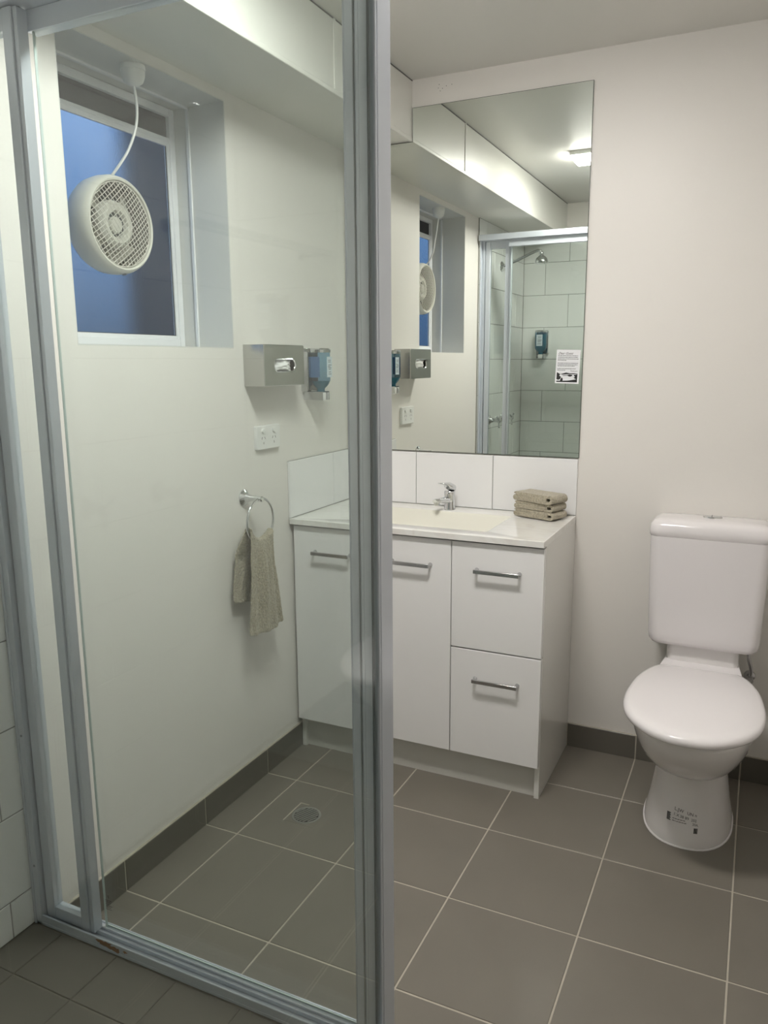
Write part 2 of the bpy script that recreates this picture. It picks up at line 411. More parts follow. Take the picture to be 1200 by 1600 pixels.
front('drawer', 0.5975, 0.8925, 0.118, 0.4805, 0.677, 0.824, 0.386)

vt = thing('stone_worktop', 'pale polished vanity top with moulded rectangular basin', 'countertop', (0.446, -0.22, 0.839))
cx, cy, hx, hy = 0.4485, -0.2245, 0.4455, 0.2225
bcx, bcy, bhx, bhy = 0.4465, -0.242, 0.248, 0.141
b = bmesh.new()
rings(b, [rrect(cx, cy, hx, hy, 0.003, 0.8395), rrect(cx, cy, hx, hy, 0.003, 0.8575), rrect(cx, cy, hx-0.0015, hy-0.0015, 0.003, 0.859),
          rrect(bcx, bcy, bhx, bhy, 0.012, 0.859), rrect(bcx, bcy, bhx-0.0015, bhy-0.0015, 0.012, 0.8582)], False, False)
obj('slab', b, M['top'], vt)
b = bmesh.new()
rings(b, [rrect(bcx, bcy, bhx-0.0014, bhy-0.0014, 0.012, 0.8583), rrect(bcx, bcy, bhx-0.006, bhy-0.005, 0.02, 0.852), rrect(bcx, bcy, bhx-0.010, bhy-0.016, 0.03, 0.805), rrect(bcx, bcy, bhx-0.018, bhy-0.028, 0.04, 0.792),
          rrect(bcx, bcy, bhx-0.10, bhy-0.075, 0.03, 0.789), rrect(bcx, bcy, 0.03, 0.02, 0.02, 0.788)], False, True)
obj('basin', b, M['basin'], vt, ang=60)
b = bmesh.new(); lathe(b, [(0.024, 0), (0.024, 0.003), (0.018, 0.0045), (0.001, 0.003)], (bcx, bcy, 0.7885), Z, 24)
obj('waste', b, M['chrome'], vt)

# ------------------------------------------------------------------ tap
tp = thing('mixer_tap', 'chrome single-lever mixer tap behind the basin', 'tap', (0.449, -0.068, 0.859))
tx, ty = 0.449, -0.066
b = bmesh.new(); lathe(b, [(0.0215, 0), (0.0215, 0.004), (0.019, 0.012), (0.0185, 0.045), (0.020, 0.058), (0.020, 0.066), (0.018, 0.069)], (tx, ty, 0.859), Z, 28)
obj('body', b, M['chrome'], tp)
dv = Vector((-0.32, -0.95, 0)).normalized(); sv = Vector((dv.y, -dv.x, 0))
b = bmesh.new(); P0 = Vector((tx, ty, 0.859))
rr = []
for t, w, h, z in ((0.008, 0.015, 0.013, 0.036), (0.03, 0.014, 0.0115, 0.038), (0.055, 0.0125, 0.009, 0.040), (0.078, 0.0115, 0.008, 0.041), (0.084, 0.010, 0.006, 0.041)):
    c_ = P0+dv*t+Vector((0, 0, z)); rr.append([c_+sv*w*math.cos(a)+Vector((0,0,1))*h*math.sin(a) for a in [2*PI*i/18 for i in range(18)]])
rings(b, rr); obj('spout', b, M['chrome'], tp)
b = bmesh.new(); lathe(b, [(0.0105, 0.0), (0.0105, 0.012), (0.009, 0.0125), (0.009, 0.017)], P0+dv*0.072+Vector((0,0,0.041)), (0,0,-1), 20)
obj('aerator', b, M['chrome'], tp)
b = bmesh.new(); rr = []
for t, w, h, z in ((-0.020, 0.012, 0.004, 0.070), (-0.017, 0.0165, 0.012, 0.080), (0.0, 0.0185, 0.0155, 0.0845), (0.012, 0.017, 0.013, 0.088), (0.022, 0.013, 0.006, 0.0955), (0.040, 0.010, 0.003, 0.0995), (0.058, 0.0085, 0.0022, 0.1015), (0.061, 0.006, 0.001, 0.1015)):
    c_ = P0+dv*t+Vector((0, 0, z)); rr.append([c_+sv*w*math.cos(a)+Vector((0,0,1))*h*math.sin(a) for a in [2*PI*i/18 for i in range(18)]])
rings(b, rr); obj('lever', b, M['chrome'], tp)
b = bmesh.new(); lathe(b, [(0.0034, 0), (0.003, 0.0012)], P0+dv*0.0155+Vector((0,0,0.0815)), dv, 12); obj('indicator', b, M['dark'], tp)

# ------------------------------------------------------------------ folded washcloths
def folded(lbl, z, L, D, h, rot, cxy, seed, name='folded_washcloth'):
    rnd = random.Random(seed); t = h/3.0; bm = bmesh.new()
    # serpentine path in (u, z): bottom layer -> turn at right -> middle -> turn at left -> top layer
    path = []; r = h/6.2
    def arc(cu, cz, rr, a0, a1, n=7):
        for i in range(n+1):
            a = a0+(a1-a0)*i/n; path.append((cu+rr*math.cos(a), cz+rr*math.sin(a)))
    z1_, z2_, z3_ = h*0.17, h*0.5, h*0.83
    ro = (z3_-z1_)/2
    for i in range(10): path.append((L/2-0.006-(L-0.012-ro)*i/9, z2_ + (0.0 if i else 0)))
    # middle layer goes right->left, then wraps at left up to the top layer
    path = [(L/2-0.022-(L-0.03)*i/11, z2_) for i in range(12)]
    arc(-L/2+0.006, (z2_+z1_)/2, (z2_-z1_)/2, PI/2, 1.5*PI)
    path += [(-L/2+0.006+(L-0.012-ro)*i/11, z1_) for i in range(1, 12)]
    arc(L/2-ro-0.001, (z1_+z3_)/2, ro, -PI/2, PI/2, 10)
    path += [(L/2-ro-(L-0.012-ro)*i/11, z3_) for i in range(1, 12)]
    arc(-L/2+0.006, z3_-h*0.07, h*0.07, PI/2, PI, 4)
    m_ = 12; R = []
    for j in range(m_+1):
        v = (j/m_-0.5); row = []
        for k_, (u, zz) in enumerate(path):
            nz = noise.noise(Vector((u*22, v*4, seed*3.1+zz*40)))
            dd = D*(1+0.035*noise.noise(Vector((u*15, seed, zz*60))))
            row.append(Vector((u*(1+0.01*math.sin(v*9+seed))+0.0012*nz, v*dd+0.0012*noise.noise(Vector((u*40, zz*90, seed))), zz+0.0010*nz*(1 if zz > h*0.2 else 0.3))))
        R.append(row)
    rings(bm, R, False, False, closed=False)
    rm = Matrix.Rotation(rot, 4, 'Z')
    for v in bm.verts: v.co = rm @ v.co + Vector((cxy[0], cxy[1], z))
    o = obj(name, bm, M['towel'], None, sm=True, ang=80, org=(cxy[0], cxy[1], z), solid=h*0.32)
    bv = o.modifiers.new('bevel', 'BEVEL'); bv.width = 0.0015; bv.segments = 2
    return tag(o, lbl, 'towel', 'folded washcloths on the vanity')
r0 = math.radians(-21)
folded('beige folded washcloth, bottom of the stack on the vanity', 0.8625, 0.158, 0.082, 0.026, r0, (0.787, -0.084), 1)
folded('beige folded washcloth, middle of the stack on the vanity', 0.8895, 0.154, 0.080, 0.026, r0+0.03, (0.786, -0.083), 2)
folded('beige folded washcloth, top of the stack on the vanity', 0.9165, 0.160, 0.084, 0.030, r0-0.04, (0.786, -0.086), 3)

# ------------------------------------------------------------------ writing helpers
def text_bm(txt, size, shear=0.0, font_scale=(1, 1)):
    cu = bpy.data.curves.new('t', 'FONT'); cu.body = txt; cu.size = size; cu.shear = shear; cu.resolution_u = 3
    to = bpy.data.objects.new('t', cu); C.objects.link(to)
    dg = bpy.context.evaluated_depsgraph_get(); me = bpy.data.meshes.new_from_object(to.evaluated_get(dg))
    bm = bmesh.new(); bm.from_mesh(me); bpy.data.objects.remove(to); bpy.data.meshes.remove(me)
    for v in bm.verts: v.co.x *= font_scale[0]; v.co.y *= font_scale[1]
    return bm
def merge(dst, src, f):
    mp = {v: dst.verts.new(f(v.co)) for v in src.verts}
    for fa in src.faces:
        try: dst.faces.new([mp[v] for v in fa.verts])
        except ValueError: pass
    src.free()

# ------------------------------------------------------------------ notice on the mirror
no = thing('guest_notice', 'white paper notice headed Dear Guest with a black-and-white lake picture, stuck low on the mirror', 'notice', (0.847, -0.0062, 1.312))
def npt(u, v, d=0.0):   # u 0..1 left-right, v 0..1 bottom-top on the sheet
    return Vector((0.8045+0.0805*u+0.004*v, -0.0064-d, 1.3135+0.112*v-0.002*u))
b = bmesh.new(); rings(b, [[npt(0,0,d), npt(1,0,d), npt(1,1,d), npt(0,1,d)] for d in (0, 0.0005)]); obj('sheet', b, M['paper'], no, sm=False)
b = bmesh.new()
merge(b, text_bm('Dear Guest', 0.13, 0.5, (1, 1)), lambda c: npt(0.07+c.x*0.98, 0.86+c.y*0.75, 0.0008))
obj('heading', b, M['ink'], no, sm=False)
b = bmesh.new()
merge(b, text_bm('Thank you', 0.085, 0.5), lambda c: npt(0.60+c.x*0.85, 0.355+c.y*0.7, 0.0008))
obj('sign_off', b, M['ink'], no, sm=False)
b = bmesh.new(); rnd = random.Random(7)
rowsv = [(0.815, 0.90), (0.768, 0.90), (0.72, 0.93), (0.68, 0.42), (0.595, 0.92), (0.55, 0.90), (0.51, 0.80), (0.43, 0.85), (0.385, 0.42)]
for v, end in rowsv:
    u = 0.07
    while u < end:
        w = min(rnd.uniform(0.02, 0.09), end-u)
        rings(b, [[npt(u, v, 0.0007), npt(u+w, v, 0.0007), npt(u+w, v+0.017, 0.0007), npt(u, v+0.017, 0.0007)]], False, True); u += w+0.012
obj('fine_print', b, M['inkgrey'], no, sm=False)
def poly(bm, pts, d): rings(bm, [[npt(u, v, d) for u, v in pts]], False, True)
b = bmesh.new()
poly(b, [(0.06,0.04),(0.93,0.04),(0.93,0.11),(0.7,0.10),(0.5,0.085),(0.35,0.08),(0.06,0.075)], 0.0007)
poly(b, [(0.06,0.12),(0.14,0.10),(0.22,0.13),(0.25,0.19),(0.17,0.23),(0.21,0.27),(0.12,0.31),(0.06,0.33)], 0.0007)
poly(b, [(0.22,0.06),(0.32,0.07),(0.33,0.13),(0.29,0.18),(0.25,0.15),(0.22,0.11)], 0.0008)
poly(b, [(0.2,0.27),(0.3,0.29),(0.45,0.325),(0.6,0.305),(0.78,0.31),(0.93,0.30),(0.93,0.285),(0.7,0.28),(0.5,0.275),(0.3,0.262)], 0.0007)
poly(b, [(0.5,0.25),(0.56,0.215),(0.64,0.205),(0.72,0.235),(0.72,0.26),(0.6,0.27)], 0.0008)
poly(b, [(0.77,0.26),(0.83,0.20),(0.78,0.17),(0.86,0.14),(0.93,0.12),(0.93,0.28),(0.86,0.27)], 0.0008)
poly(b, [(0.5,0.085),(0.62,0.095),(0.8,0.12),(0.93,0.135),(0.93,0.10),(0.6,0.08)], 0.0008)
poly(b, [(0.27,0.235),(0.5,0.25),(0.55,0.24),(0.35,0.225)], 0.0008)
obj('lake_picture', b, M['ink'], no, sm=False)

# ------------------------------------------------------------------ tissue box
tb = thing('tissue_dispenser', 'brushed steel tissue box on the left wall beside the soap bottle', 'tissue box', (0.0, -0.557, 1.315))
ty0, ty1, tz0, tz1, tdx = -0.676, -0.443, 1.316, 1.443, 0.077
b = bmesh.new()
def yz_rrect(yc, zc, hy, hz, r, x, n=8): return [Vector((x, p.x, p.y)) for p in rrect(yc, zc, hy, hz, r, 0, n)]
yc, zc = (ty0+ty1)/2, (tz0+tz1)/2
rings(b, [yz_rrect(yc, zc, (ty1-ty0)/2, (tz1-tz0)/2, 0.002, 0.001), yz_rrect(yc, zc, (ty1-ty0)/2, (tz1-tz0)/2, 0.002, tdx-0.002), yz_rrect(yc, zc, (ty1-ty0)/2-0.002, (tz1-tz0)/2-0.002, 0.002, tdx),
          yz_rrect(yc, 1.379, 0.062, 0.0195, 0.0195, tdx), yz_rrect(yc, 1.379, 0.060, 0.018, 0.018, tdx-0.003)], True, False)
obj('case', b, M['steel'], tb)
b = bmesh.new(); rings(b, [yz_rrect(yc, 1.379, 0.064, 0.0215, 0.0215, tdx+0.0003), yz_rrect(yc, 1.379, 0.062, 0.0195, 0.0195, tdx+0.0014), yz_rrect(yc, 1.379, 0.059, 0.017, 0.017, tdx-0.001)], False, False)
obj('slot_rim', b, M['chrome'], tb)
obj('slot_shadow', B((tdx-0.03, tdx-0.028, yc-0.07, yc+0.07, 1.35, 1.41)), M['ink'], tb, sm=False)
b = bmesh.new(); R = []
for i in range(15):
    row = []
    for j in range(11):
        u, v = i/14*2-1, j/10*2-1
        n_ = noise.noise(Vector((u*2.6, v*2.2, 3.3)))+0.5*noise.noise(Vector((u*6, v*5, 1.3)))
        edge = max(0, 1-u*u)*max(0, 1-v*v*0.6)
        row.append(Vector((tdx-0.014+0.018*edge+0.012*n_, yc-0.004+u*0.057, 1.378+v*0.0168)))
    R.append(row)
rings(b, R, False, False, closed=False); obj('tissue', b, M['tissue'], tb, subsurf=1, ang=80)

# ------------------------------------------------------------------ soap dispensers
def dispenser(loc, rot, label, full):
    t = thing('soap_dispenser', label, 'soap dispenser', (0, 0, 0), 'wall-mounted soap dispensers')
    # local: wall plane x=0, faces +x, y across, z 0 at nozzle bottom
    obj('wall_plate', B((0.0, 0.006, -0.036, 0.036, 0.03, 0.178)), M['chrome'], t, bevel=0.002)
    b = bmesh.new(); bx(b, 0.0, 0.078, -0.024, -0.021, 0.0, 0.030); bx(b, 0.0, 0.078, 0.021, 0.024, 0.0, 0.030); bx(b, 0.0, 0.02, -0.021, 0.021, 0.0, 0.03); bx(b, 0.0, 0.026, -0.038, -0.035, 0.03, 0.165); bx(b, 0.0, 0.026, 0.035, 0.038, 0.03, 0.165)
    obj('bracket', b, M['chrome'], t, bevel=0.0015)
    def sec(hx_, hy_, z, r=0.02): return rrect(0.057, 0, hx_, hy_, r, z, 6)
    b = bmesh.new()
    rings(b, [sec(0.012, 0.014, 0.026, 0.012), sec(0.013, 0.0155, 0.040, 0.012), sec(0.022, 0.030, 0.052), sec(0.0265, 0.0365, 0.066), sec(0.027, 0.0375, 0.10), sec(0.0265, 0.037, 0.163)], True, True)
    obj('bottle', b, M['bottle'], t)
    top = 0.150 if full else 0.062
    b = bmesh.new(); k = 0.93
    L_ = [sec(0.0125*k, 0.0145*k, 0.028, 0.011), sec(0.013*k, 0.0155*k, 0.040, 0.011), sec(0.022*k, 0.030*k, 0.052), sec(0.0265*k, 0.0365*k, 0.0655)]
    if full: L_ += [sec(0.027*k, 0.0375*k, 0.10), sec(0.0265*k, 0.037*k, top)]
    rings(b, L_, True, True); obj('liquid', b, M['liquid'], t)
    b = bmesh.new(); rings(b, [sec(0.0275, 0.0378, 0.162), sec(0.028, 0.0383, 0.165), sec(0.028, 0.0383, 0.172), sec(0.024, 0.034, 0.1765)], True, True)
    obj('cap', b, M['chrome'], t)
    b = bmesh.new(); rings(b, [sec(0.013, 0.0165, 0.0, 0.008), sec(0.014, 0.0175, 0.022, 0.008), sec(0.012, 0.015, 0.026, 0.008)], True, True)
    obj('nozzle', b, M['wplast'], t)
    bb = bmesh.new(); bx(bb, 0.0845, 0.0855, -0.016 if full else -0.003, 0.022 if full else 0.031, 0.078, 0.148)
    lb = obj('label', bb, M['label'], t)
    bb = bmesh.new(); rn = random.Random(3)
    ya_, yb_ = (-0.012, 0.018) if full else (0.002, 0.027)
    for zz in (0.135, 0.129, 0.119, 0.114, 0.109, 0.104, 0.095, 0.088):
        bx(bb, 0.0855, 0.0858, ya_+rn.uniform(0, 0.006), yb_-rn.uniform(0, 0.009), zz, zz+0.0022)
    obj('fine_print', bb, M['inkgrey'], lb, sm=False)
    if not full:
        obj('back_label', B((0.0300, 0.0306, -0.032, 0.0, 0.078, 0.148)), M['bluelabel'], t, sm=False)
        obj('side_label', B((0.040, 0.076, -0.0385, -0.0378, 0.078, 0.148)), M['bluelabel'], t, sm=False)
    t.location = loc; t.rotation_euler = (0, 0, rot)
    return t
dispenser((0.0, -0.303, 1.259), 0, 'nearly empty blue soap bottle in chrome holder, next to the tissue box', False)
dispenser((0.148, YR, 1.405), PI/2, 'full teal soap bottle on the tiled rear wall of the shower, seen in the mirror', True)

# ------------------------------------------------------------------ power point
pp = thing('power_outlet', 'white double power outlet with two switches below the tissue box', 'outlet', (0.0, -0.568, 1.112))
b = bmesh.new()
rings(b, [yz_rrect(-0.568, 1.1515, 0.0665, 0.0385, 0.005, 0.0005), yz_rrect(-0.568, 1.1515, 0.0665, 0.0385, 0.005, 0.010), yz_rrect(-0.568, 1.1515, 0.0645, 0.0365, 0.005, 0.012)])
obj('plate', b, M['wplast'], pp)
for dy in (-0.030, 0.030):
    yy = -0.568+dy
    b = bmesh.new(); rings(b, [yz_rrect(yy, 1.173, 0.010, 0.0075, 0.006, 0.0118), yz_rrect(yy, 1.173, 0.009, 0.0065, 0.005, 0.0165)]); obj('switch', b, M['wplast'], pp)
    for k_, (a, zz, ang_) in enumerate(((-0.008, 1.150, 0.5), (0.008, 1.150, -0.5), (0, 1.134, 0))):
        bb = bmesh.new(); bx(bb, 0.0119, 0.0123, -0.001, 0.001, -0.0042, 0.0042)
        for v in bb.verts:
            y_, z_ = v.co.y, v.co.z; v.co.y = yy+a+y_*math.cos(ang_)-z_*math.sin(ang_)*-1; v.co.z = zz+z_*math.cos(ang_)-y_*math.sin(ang_)
        obj('slot', bb, M['dark'], pp, sm=False)

# ------------------------------------------------------------------ towel ring + towel
RC = Vector((0.060, -0.702, 0.902)); RR = 0.071
tr = thing('towel_ring', 'round chrome towel ring on the left wall', 'towel ring', (0.0, -0.702, 0.972))
b = bmesh.new(); lathe(b, [(0.0265, 0), (0.0265, 0.003), (0.022, 0.007), (0.014, 0.012), (0.0095, 0.03), (0.008, 0.05), (0.009, 0.06), (0.009, 0.068), (0.006, 0.071)], (0.0, -0.702, 0.972), X, 28)
obj('mount', b, M['chrome'], tr)
b = bmesh.new(); tube(b, [RC+Vector((0, RR*math.sin(a), RR*math.cos(a))) for a in [2*PI*i/64 for i in range(64)]], 0.0042, 12, True)
obj('ring', b, M['chrome'], tr, ang=80)
# towel draped through the ring
b = bmesh.new(); NS, NT = 110, 64
def lerp(a, b_, t): return a+(b_-a)*t
R = []
for i in range(NS+1):
    s = i/NS            # 0 = bottom of back leaf, 1 = bottom of front leaf
    row = []
    for j in range(NT+1):
        t = j/NT*2-1
        yr = RC.y-0.008+t*0.060      # where this strand crosses the ring
        zr = RC.z-math.sqrt(max(RR**2-min(abs(yr-RC.y), RR*0.93)**2, 0))+0.0075
        if s < 0.36:      # back leaf
            k = 1-s/0.36
            ym = lerp(yr, -0.757+t*0.046, min(1, k*1.2)); zz = lerp(zr, 0.648-0.012*t, k); xx = lerp(0.050, 0.022, min(1, k*3)); amp = 0.006*min(1, k*3)
        elif s < 0.44:    # over the ring
            a = (s-0.36)/0.08*PI; ym = yr; zz = zr+0.009*math.sin(a); xx = 0.060-0.011*math.cos(a); amp = 0
        else:             # front leaf
            k = (s-0.44)/0.56
            ym = lerp(yr, -0.700+t*0.096-0.002, min(1, k*0.8+0.2*k*k)); zz = lerp(zr, 0.543+0.010*t*t-0.004*t, k); xx = lerp(0.070, 0.072, k); amp = 0.012*min(1, k*3)*(1-0.35*k)
        fold = math.sin(t*5.2+0.6)*0.7+math.sin(t*10.5+s*1.5+1)*0.55
        sg = 1 if s > 0.44 else -0.6
        hem = 0.0014*(1 if (s > 0.975 or s < 0.02) else 0)+(0.0016*math.sin(t*70)*math.sin(s*420) if 0.84 < s < 0.95 else 0)
        nn = noise.noise(Vector((ym*30, zz*18, s*3)))*0.003
        row.append(Vector((max(0.006, xx+sg*amp*fold+nn+hem), ym+0.003*math.sin(zz*25+t*3)*amp*80*0.3, zz)))
    R.append(row)
rings(b, R, False, False, closed=False)
tw = obj('hand_towel', b, M['towel'], None, sm=True, ang=90, org=(0.05, -0.70, 0.54), solid=0.005, subsurf=1)
tag(tw, 'beige terry hand towel hanging through the chrome ring', 'towel')
dm = tw.modifiers.new('terry', 'DISPLACE'); tx_ = bpy.data.textures.new('terry', 'CLOUDS'); tx_.noise_scale = 0.0045; dm.texture = tx_; dm.strength = 0.006; dm.mid_level = 0.5; dm.texture_coords = 'LOCAL'

# ------------------------------------------------------------------ ceiling rose, window fan, cord
cr_ = thing('ceiling_rose', 'white round flex outlet on the underside of the window recess', 'ceiling rose', (-0.035, -1.045, 2.119))
b = bmesh.new(); lathe(b, [(0.0305, 0), (0.031, 0.012)], (-0.037, -1.045, 2.119), (0,0,-1), 32); obj('base', b, M['wplast'], cr_)
b = bmesh.new(); lathe(b, [(0.029, 0.012), (0.0285, 0.024), (0.024, 0.037), (0.014, 0.045), (0.005, 0.047)], (-0.037, -1.045, 2.119), (0,0,-1), 32); obj('cover', b, M['wplast'], cr_)
fn = thing('window_fan', 'round cream extractor fan with wire grille set in the window pane', 'fan', (-0.18, -1.05, 1.745))
FC = Vector((0, -1.05, 1.745))
b = bmesh.new()
lathe(b, [(0.104, 0.0), (0.112, 0.006), (0.121, 0.024), (0.1245, 0.050), (0.1235, 0.072), (0.119, 0.085), (0.1135, 0.090), (0.1095, 0.088), (0.1085, 0.082)], (-0.187, FC.y, FC.z), X, 64, False, False)
obj('body', b, M['cream'], fn)
b = bmesh.new(); lathe(b, [(0.1085, 0.083), (0.107, 0.03), (0.105, 0.002)], (-0.187, FC.y, FC.z), X, 64, False, False); obj('shroud', b, M['shroud'], fn)
b = bmesh.new(); lathe(b, [(0.106, 0.0), (0.106, 0.004)], (-0.186, FC.y, FC.z), X, 40); obj('back_plate', b, M['fandark'], fn)
b = bmesh.new(); lathe(b, [(0.052, 0.0), (0.061, 0.02), (0.062, 0.035), (0.057, 0.047), (0.047, 0.054), (0.036, 0.052), (0.031, 0.040), (0.029, 0.039)], (-0.17, FC.y+0.006, FC.z+0.003), X, 40, True, True); obj('motor_cover', b, M['cream'], fn)
b = bmesh.new(); lathe(b, [(0.031, 0.0), (0.031, 0.0405), (0.0305, 0.041)], (-0.17, FC.y+0.006, FC.z+0.003), X, 32); obj('motor_recess', b, M['dark'], fn)
b = bmesh.new(); lathe(b, [(0.021, 0.030), (0.022, 0.045), (0.019, 0.051), (0.01, 0.053), (0.001, 0.053)], (-0.17, FC.y+0.002, FC.z+0.001), X, 32); obj('hub', b, M['cream'], fn)
for q in range(4):
    a0 = q*PI/2+0.5; b = bmesh.new(); R = []
    for i in range(7):
        r_ = 0.050+0.050*i/6; row = []
        for j in range(7):
            a = a0+(j/6-0.5)*1.15*(0.75+0.25*i/6); row.append(Vector((-0.158+0.016*(j/6-0.5)*2, FC.y+r_*math.cos(a), FC.z+r_*math.sin(a))))
        R.append(row)
    rings(b, R, False, False, closed=False); obj('fan_blade', b, M['tan'], fn, solid=0.0015)
# wire grille: diagonal mesh, slightly domed
b = bmesh.new(); GR = 0.106
def dome(u, v): return Vector((-0.104+0.013*(1-(u*u+v*v)/GR**2), FC.y+u, FC.z+v))
for d_ in range(2):
    for k_ in range(-9, 10):
        o_ = k_*0.0112; half = math.sqrt(GR**2-o_*o_)
        if half < 0.01: continue
        pts = []
        for i in range(9):
            s_ = (i/8*2-1)*half; u, v = (o_, s_) if d_ else (s_, o_)
            a = math.radians(38); u, v = u*math.cos(a)-v*math.sin(a), u*math.sin(a)+v*math.cos(a); pts.append(dome(u, v)+Vector((0.0006*d_, 0, 0)))
        tube(b, pts, 0.0010, 5)
tube(b, [dome(GR*math.cos(a), GR*math.sin(a)) for a in [2*PI*i/64 for i in range(64)]], 0.0014, 6, True)
obj('grille', b, M['wire'], fn)
b = bmesh.new(); lathe(b, [(0.0065, 0), (0.006, 0.001)], (-0.112, FC.y+0.01, FC.z-0.1243), (0.25, 0, -1), 20); bd = obj('badge', b, M['inkgrey'], fn)
b = bmesh.new(); tube(b, spline([(-0.037, -1.045, 2.076), (-0.040, -1.035, 2.03), (-0.048, -1.034, 1.98), (-0.064, -1.048, 1.925), (-0.088, -1.062, 1.885), (-0.11, -1.067, 1.862)]), 0.0036, 8)
obj('flex', b, M['wplast'], fn, ang=80)

# ------------------------------------------------------------------ toilet
to = thing('toilet', 'white close-coupled toilet with closed lid beside the vanity', 'toilet', (1.335, -0.2, 0))
TX = 1.335
def sec(z, hw, yf, yb, e=2.3, n=48, cxx=TX):
    o = []; cy_ = (yf+yb)/2; hy_ = (yb-yf)/2
    for i in range(n):
        a = 2*PI*i/n; c, s = math.cos(a), math.sin(a)
        o.append(Vector((cxx+hw*math.copysign(abs(c)**(2/e), c), cy_+hy_*math.copysign(abs(s)**(2/e), s), z)))
    return o
b = bmesh.new()
rings(b, [sec(0.0, 0.126, -0.488, -0.10), sec(0.008, 0.1265, -0.489, -0.10), sec(0.03, 0.123, -0.484, -0.10), sec(0.08, 0.113, -0.466, -0.10), sec(0.14, 0.105, -0.452, -0.10), sec(0.19, 0.099, -0.445, -0.10), sec(0.23, 0.097, -0.44, -0.08)])
obj('pedestal', b, M['ceramic'], to, ang=60); 
bp_bm = bmesh.new(); rings(bp_bm, [sec(0.0, 0.126, -0.488, -0.10), sec(0.008, 0.1265, -0.489, -0.10), sec(0.03, 0.123, -0.484, -0.10), sec(0.08, 0.113, -0.466, -0.10), sec(0.14, 0.105, -0.452, -0.10), sec(0.19, 0.099, -0.445, -0.10)])
PED = BVHTree.FromBMesh(bp_bm)
b = bmesh.new(); rings(b, [sec(0.0, 0.130, -0.493, -0.10), sec(0.004, 0.129, -0.492, -0.10), sec(0.004, 0.122, -0.48, -0.11)], True, False)
obj('sealant', b, M['plast'], to)
b = bmesh.new()
rings(b, [sec(0.196, 0.060, -0.40, -0.10), sec(0.199, 0.092, -0.445, -0.07), sec(0.212, 0.112, -0.478, -0.06), sec(0.235, 0.130, -0.520, -0.05), sec(0.27, 0.147, -0.568, -0.04), sec(0.31, 0.160, -0.610, -0.035), sec(0.35, 0.168, -0.642, -0.03, 2.35),
          sec(0.385, 0.1715, -0.662, -0.03, 2.4), sec(0.398, 0.171, -0.662, -0.03, 2.4), sec(0.402, 0.165, -0.655, -0.04, 2.4)])
obj('bowl', b, M['ceramic'], to, ang=60)
b = bmesh.new(); rings(b, [rrect(TX, -0.07, 0.107, 0.065, 0.02, z) for z in (0.38, 0.47, 0.50)]); obj('shelf', b, M['ceramic'], to)
# lid outline (egg with a straight hinge side)
HL = [(0.0, -0.690), (0.05, -0.683), (0.10, -0.655), (0.145, -0.605), (0.175, -0.540), (0.1865, -0.46), (0.184, -0.38), (0.172, -0.29), (0.152, -0.225), (0.131, -0.185), (0.112, -0.168)]
def outline(sc, z, dz_back=0.0, xtra=None):
    pts = spline([(x, y, 0) for x, y in HL], 4)
    full = [Vector((-p.x, p.y, 0)) for p in reversed(pts)]; full = full[:-1]+pts      # back-left .. front .. back-right
    cyy = -0.43; o = []
    for p in full:
        o.append(Vector((TX+p.x*(1-sc/0.186), cyy+(p.y-cyy)*(1-sc/0.26), z)))
    return o
b = bmesh.new(); rings(b, [outline(0.014, 0.403), outline(0.012, 0.405), outline(0.012, 0.409)]); obj('seat', b, M['plast'], to, ang=50)
b = bmesh.new(); rings(b, [outline(0.009, 0.4075), outline(0.003, 0.408), outline(0.0, 0.4125), outline(-0.001, 0.420), outline(0.001, 0.4265), outline(0.006, 0.4315), outline(0.015, 0.4345), outline(0.04, 0.4358), outline(0.09, 0.4366)])
lid = obj('lid', b, M['plast'], to, ang=60)
b = bmesh.new(); R = []
for x_ in (-0.116, -0.108, -0.05, 0, 0.05, 0.108, 0.116):
    k_ = 1 if abs(x_) < 0.11 else 0.85
    R.append([Vector((TX+x_*s_, y_, z_)) for y_, z_, s_ in ((-0.175, 0.405, 1.04), (-0.175, 0.430, 1.04), (-0.150, 0.434*1, 1.0), (-0.115, 0.4385, 0.95), (-0.098, 0.443, 0.93), (-0.094, 0.441, 0.93), (-0.094, 0.405, 0.93))])
rings(b, R); obj('hinge_cover', b, M['plast'], to, bevel=0.002)
# stamp on the pedestal front
def onped(x, z, d=0.0006):
    h, n_, i_, dd = PED.ray_cast(Vector((x, -0.8, z)), Vector((0, 1, 0)))
    return (h+Vector((0, -d, 0))) if h is not None else Vector((x, -0.47, z))
b = bmesh.new()
for txt, sz, x_, z_ in (('L.JW', 0.0135, 1.306, 0.0985), ('UN n', 0.0125, 1.341, 0.0935), ('.1.X', 0.0115, 1.302, 0.084), ('38 89', 0.0115, 1.322, 0.0815), ('202', 0.0105, 1.353, 0.0775), ('20A.', 0.0095, 1.357, 0.067)):
    merge(b, text_bm(txt, sz), lambda c: onped(x_+c.x*0.95, z_+c.y-c.x*0.12))
rn = random.Random(5)
for zz in (0.074, 0.068):
    u = 1.302
    while u < 1.335:
        w = rn.uniform(0.002, 0.007); rings(b, [[onped(u, zz), onped(u+w, zz), onped(u+w, zz+0.0016), onped(u, zz+0.0016)]], False, True); u += w+0.0015
for i in range(7):
    za = 0.066+i*0.0031
    rings(b, [[onped(1.286, za), onped(1.297-0.002*(i % 2), za), onped(1.297-0.002*(i % 2), za+0.0024), onped(1.286, za+0.0024)]], False, True)
for i in range(5):
    xa_ = 1.362+i*0.0021
    rings(b, [[onped(xa_, 0.046), onped(xa_+0.0015, 0.046), onped(xa_+0.0015, 0.060), onped(xa_, 0.060)]], False, True)
obj('stamp', b, M['ink'], to, sm=False)
